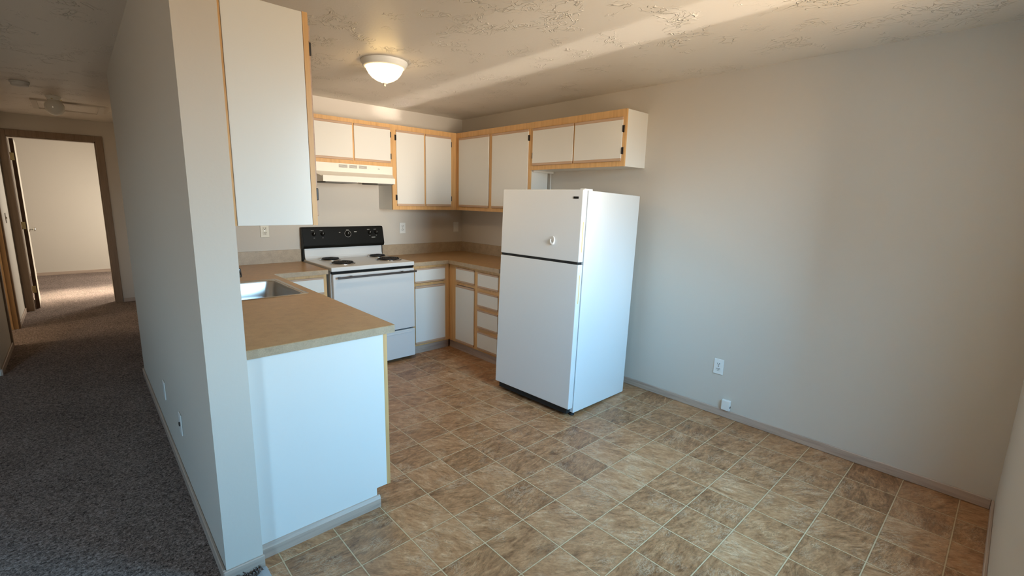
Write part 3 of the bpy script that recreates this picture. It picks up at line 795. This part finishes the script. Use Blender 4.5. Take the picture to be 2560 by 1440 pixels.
# front lip and sides hang below as a thin skirt
mb = MB()
mb.hexa([(hx0 + 0.056, -0.430, 1.652), (hx1 - 0.048, -0.430, 1.652), (hx1 - 0.048, -0.424, 1.652), (hx0 + 0.056, -0.424, 1.652)],
        [(hx0 + 0.056, -0.430, 1.702), (hx1 - 0.048, -0.430, 1.702), (hx1 - 0.048, -0.424, 1.702), (hx0 + 0.056, -0.424, 1.702)])
mb.hexa([(hx0, -0.004, 1.652), (hx0 + 0.056, -0.424, 1.652), (hx0 + 0.062, -0.424, 1.652), (hx0 + 0.006, -0.004, 1.652)],
        [(hx0, -0.004, 1.700), (hx0 + 0.056, -0.424, 1.700), (hx0 + 0.062, -0.424, 1.700), (hx0 + 0.006, -0.004, 1.700)])
mb.hexa([(hx1, -0.004, 1.652), (hx1 - 0.048, -0.424, 1.652), (hx1 - 0.054, -0.424, 1.652), (hx1 - 0.006, -0.004, 1.652)],
        [(hx1, -0.004, 1.700), (hx1 - 0.048, -0.424, 1.700), (hx1 - 0.054, -0.424, 1.700), (hx1 - 0.006, -0.004, 1.700)])
mb.build('skirt', 'hood_enamel', hd)
MB().box(hx0 + 0.08, hx0 + 0.36, -0.42, -0.10, 1.644, 1.691).build('grease_filter', 'vent_dark', hd)
MB().box(hx1 - 0.22, hx1 - 0.06, -0.42, -0.10, 1.644, 1.691).build('lamp_lens', 'vent_dark', hd)
for gx0, gx1 in ((-1.583, -1.500), (-1.487, -1.408), (-1.395, -1.314)):
    g = MB().box(gx0, gx1, -0.2985, -0.296, 1.780, 1.808).build('vent_grille', 'hood_enamel', hd)
    mb = MB()
    for i in range(6):
        z = 1.7815 + i * 0.0046; mb.box(gx0 + 0.002, gx1 - 0.002, -0.2992, -0.298, z, z + 0.0024)
    mb.build('slot', 'vent_dark', g)
mb = MB().box(-1.28, -1.215, -0.2990, -0.297, 1.790, 1.800, 0.0005, 1); mb.build('switch_plate', 'hood_enamel', hd)
MB().box(-1.205, -1.188, -0.2990, -0.297, 1.786, 1.790).build('hood_mark', 'vent_dark', hd)

# ------------------------------------------------------------------ refrigerator (tilted slightly back on its front feet)
fr = bpy.data.objects.new('refrigerator', None); COL.objects.link(fr)
tag(fr, 'white top-freezer refrigerator standing loose in front of the right wall', 'refrigerator')
FX, FY, FR, FT = -0.8595, -2.5000, 0.0420, 0.0339
a0 = Vector((math.cos(FR), math.sin(FR), 0)); bb = Vector((-math.sin(FR), math.cos(FR), 0)); k0 = Vector((0, 0, 1))
aa = math.cos(FT) * a0 - math.sin(FT) * k0; kk = math.cos(FT) * k0 + math.sin(FT) * a0
mw = Matrix((aa, bb, kk)).transposed().to_4x4(); mw.translation = Vector((FX, FY, 0))
fr.matrix_world = mw
ORG[fr] = Vector((0, 0, 0))
FW, FD, FTH, FG = 0.759, 0.668, 0.050, 0.012
FZ0, FZ1, FZG = 0.026, 1.606, 1.113
MB().box(0.0, FD, 0.0, FW, FZ0, FZ1, 0.004, 2).build('body', 'appliance_white', fr)
MB().box(-FG, 0.002, 0.012, FW - 0.012, 0.075, FZG - 0.008).box(-FG, 0.002, 0.012, FW - 0.012, FZG + 0.012, FZ1 - 0.006).build('gasket', 'gasket_grey', fr)
def fdoor(name, z0, z1, t0, t1):
    p = MB().box(-FG - FTH, -FG, 0.0, FW, z0, z1, 0.005, 2).build(name, 'appliance_white', fr)
    # recessed finger grip on the handle edge, yellowed inside
    MB().box(-FG - 0.032, -FG - 0.022, -0.0015, 0.001, t0, t1, 0.0007, 1).build('grip_inset', 'yellowed_plastic', p, label='yellowed finger grip')
    MB().box(-FG - 0.046, -FG - 0.008, -0.0010, 0.001, t0 - 0.020, t1 + 0.020, 0.0007, 1).build('grip_trim', 'appliance_white', p)
    return p
fz = fdoor('freezer_door', FZG + 0.010, FZ1 + 0.002, 1.190, 1.395)
fdoor('fresh_food_door', 0.067, FZG - 0.008, 0.835, 1.035)
MB().box(-FG - 0.040, 0.0, 0.02, FW - 0.004, FZG - 0.008, FZG + 0.010).build('door_gap', 'black_rubber', fr)
b = MB().box(-FG - FTH - 0.0025, -FG - FTH + 0.001, 0.035, 0.078, 1.547, 1.562, 0.0008, 1).build('badge', 'black_enamel', fz, label='small black badge')
MB().box(-FG - 0.03, 0.05, 0.004, 0.045, FZ1 - 0.002, FZ1 + 0.010, 0.003, 1).build('hinge_cover', 'white_plastic', fr)
MB().box(-FG - 0.030, 0.0, 0.03, FW - 0.03, 0.022, 0.062).build('toe_grille', 'black_rubber', fr)
for y in (0.03, FW - 0.03):
    MB().lathe([(0.020, -0.0005), (0.020, 0.010), (0.008, 0.012), (0.008, 0.030)], (0.022, y, 0.001), 2, 12).build('foot', 'black_rubber', fr)
for y in (0.06, FW - 0.06):
    MB().box(FD - 0.09, FD - 0.03, y - 0.015, y + 0.015, 0.0235, 0.03).build('roller', 'black_rubber', fr)
# hook-shaped magnet on the freezer door
mb = MB(); pts = []; rad = []
prof = [(-0.018, 0.010), (-0.021, 0.000), (-0.020, -0.012), (-0.013, -0.024), (-0.002, -0.029), (0.010, -0.024), (0.018, -0.010), (0.020, 0.006), (0.017, 0.020), (0.010, 0.029), (0.002, 0.032)]
rr = [0.0035, 0.004, 0.0055, 0.0075, 0.009, 0.008, 0.0055, 0.0045, 0.004, 0.0035, 0.0025]
for (yy, zz), r_ in zip(prof, rr):
    pts.append(mw @ Vector((-FG - FTH - 0.0075, 0.233 - yy * 0.85, 1.255 + zz * 0.85))); rad.append(r_)
mb.tube(pts, rad, 10)
tag(mb.build('fridge_magnet', 'white_plastic', None, tuple(mw @ Vector((-FG - FTH - 0.001, 0.233, 1.255)))), 'small white hook-shaped magnet on the freezer door', 'magnet')

# ------------------------------------------------------------------ electrical plates
def face_map(kind, c):
    """local (u across, d out of the wall, z) to world"""
    if kind == 'back': return lambda u, d, z: (c[0] + u, c[1] - d, c[2] + z)
    if kind == 'right': return lambda u, d, z: (c[0] - d, c[1] - u, c[2] + z)
    return lambda u, d, z: (c[0] - d, c[1] + u, c[2] + z)
def outlet(kind, c, label, plate='white_plastic', face='duplex', group=None, name='wall_outlet', cat='outlet'):
    F = face_map(kind, c)
    o = empty(name, c, label, cat, group)
    mbox(MB(), F, -0.035, 0.035, 0.0, 0.006, -0.057, 0.057, 0.002).build('cover_plate', plate, o)
    if face == 'duplex':
        for s in (-0.0195, 0.0195):
            pts = []
            r = mbox(MB(), F, -0.0165, 0.0165, 0.005, 0.0085, s - 0.0135, s + 0.0135, 0.003).build('socket', plate, o)
            mb = MB()
            mbox(mb, F, -0.0085, -0.0055, 0.0083, 0.0092, s - 0.001, s + 0.009); mbox(mb, F, 0.0050, 0.0085, 0.0083, 0.0092, s - 0.001, s + 0.009)
            mbox(mb, F, -0.0030, 0.0030, 0.0083, 0.0092, s - 0.0095, s - 0.0040)
            mb.build('slot', 'slot_dark', r)
        mbox(MB(), F, -0.003, 0.003, 0.005, 0.0072, -0.003, 0.003).build('screw', 'chrome', o)
    elif face == 'switch':
        mbox(MB(), F, -0.005, 0.005, 0.005, 0.014, -0.010, 0.012, 0.002).build('toggle', plate, o)
    elif face == 'jack':
        mbox(MB(), F, -0.008, 0.008, 0.005, 0.012, -0.010, 0.010, 0.002).build('jack', 'slot_dark', o)
    return o
outlet('back', (-2.144, -0.0005, 1.214), 'duplex outlet on the stove wall left of the stove, over the sink counter', 'ivory_plastic')
outlet('back', (-0.790, -0.0005, 1.210), 'duplex outlet on the stove wall just right of the stove')
outlet('back', (-0.089, -0.0005, 1.209), 'white switch plate on the stove wall next to the corner', face='switch', name='wall_switch', cat='light switch')
outlet('right', (-0.0005, -3.144, 0.367), 'white duplex outlet low on the long bare right wall')
outlet('part', (XP0 - 0.0005, -1.085, 0.335), 'blank white wall plate on the hallway side of the partition', face='blank', name='wall_plate', cat='wall plate')
outlet('part', (XP0 - 0.0005, -1.688, 0.345), 'white jack plate with dark hole on the hallway side of the partition', face='jack', name='wall_plate', cat='wall plate')
F = lambda u, d, z: (XH + d, 3.40 + u, 1.195 + z)
o = empty('wall_switch', (XH, 3.40, 1.195), 'light switch on the left hallway wall before the bedroom door', 'light switch')
mbox(MB(), F, -0.035, 0.035, 0.0005, 0.006, -0.057, 0.057, 0.002).build('cover_plate', 'scribe_grey', o)
mbox(MB(), F, -0.005, 0.005, 0.005, 0.014, -0.01, 0.012, 0.002).build('toggle', 'ivory_plastic', o)
# phone box above the baseboard
o = empty('phone_box', (-0.0005, -3.230, 0.098), 'small square white phone box just above the baseboard of the right wall', 'phone box')
MB().box(-0.026, -0.0005, -3.260, -3.200, 0.060, 0.136, 0.004, 2).build('cover', 'white_plastic', o)
MB().box(-0.020, -0.008, -3.2615, -3.2595, 0.082, 0.096).build('jack', 'slot_dark', o)

# ------------------------------------------------------------------ ceiling fixtures
LX, LY = -1.729, -1.457
l = empty('ceiling_light', (LX, LY, H), 'lit dome ceiling light with white ring over the kitchen', 'ceiling light')
MB().lathe([(0.152, 0.0), (0.153, -0.006), (0.150, -0.014), (0.143, -0.022), (0.140, -0.032), (0.128, -0.040), (0.122, -0.036), (0.122, -0.004), (0.05, 0.0)], (LX, LY, H - 0.001), 2, 48, 1, False).build('trim_ring', 'fixture_white', l)
MB().lathe([(0.121, -0.030), (0.122, -0.040), (0.116, -0.056), (0.104, -0.078), (0.084, -0.100), (0.056, -0.118), (0.034, -0.126), (0.024, -0.130), (0.018, -0.134), (0.0, -0.135)], (LX, LY, H), 2, 48, 1, False).build('glass_dome', 'lit_dome', l, label='glowing frosted glass dome')
MB().lathe([(0.016, -0.132), (0.017, -0.138), (0.008, -0.142), (0.006, -0.150), (0.008, -0.154), (0.0, -0.158)], (LX, LY, H), 2, 16, 1, False).build('finial', 'fixture_white', l)
pl = bpy.data.lights.new('bulb', 'AREA'); pl.shape = 'DISK'; pl.size = 0.22; pl.energy = 5.0; pl.color = (1.0, 0.80, 0.56)
po = bpy.data.objects.new('bulb', pl); COL.objects.link(po); po.parent = l; po.location = (0, 0, -0.165)

g = empty('globe_lamp', (-3.385, 2.05, H), 'unlit white glass globe lamp on the hallway ceiling', 'ceiling light')
MB().lathe([(0.058, 0.0), (0.058, -0.010), (0.050, -0.020), (0.048, -0.034), (0.036, -0.036), (0.0, -0.036)], (-3.385, 2.05, H), 2, 32, 1, False).build('base', 'fixture_white', g)
prof = [(0.042, -0.026)] + [(0.074 * math.sin(R(a)), -0.100 + 0.076 * math.cos(R(a))) for a in range(36, 181, 9)]
MB().lathe(prof, (-3.385, 2.05, H), 2, 32, 1, False).build('globe', 'opal_glass', g)
mb = MB()
for a in (10, 130, 250): mb.lathe([(0.005, 0), (0.005, 0.012), (0.0, 0.013)], (-3.385 + 0.048 * math.cos(R(a)), 2.05 + 0.048 * math.sin(R(a)), H - 0.028), 0, 8, 1)
mb.build('thumb_screw', 'brass', g)
s = empty('smoke_alarm', (-3.575, 1.40, H), 'round white smoke alarm on the hallway ceiling', 'smoke alarm')
MB().lathe([(0.0, 0.0), (0.062, 0.0), (0.062, -0.014), (0.056, -0.016)], (-3.575, 1.40, H - 0.0005), 2, 32, 1, False).build('base', 'alarm_white', s)
MB().lathe([(0.055, -0.014), (0.054, -0.030), (0.048, -0.038), (0.0, -0.040)], (-3.575, 1.40, H), 2, 32, 1, False).build('cover', 'alarm_white', s)
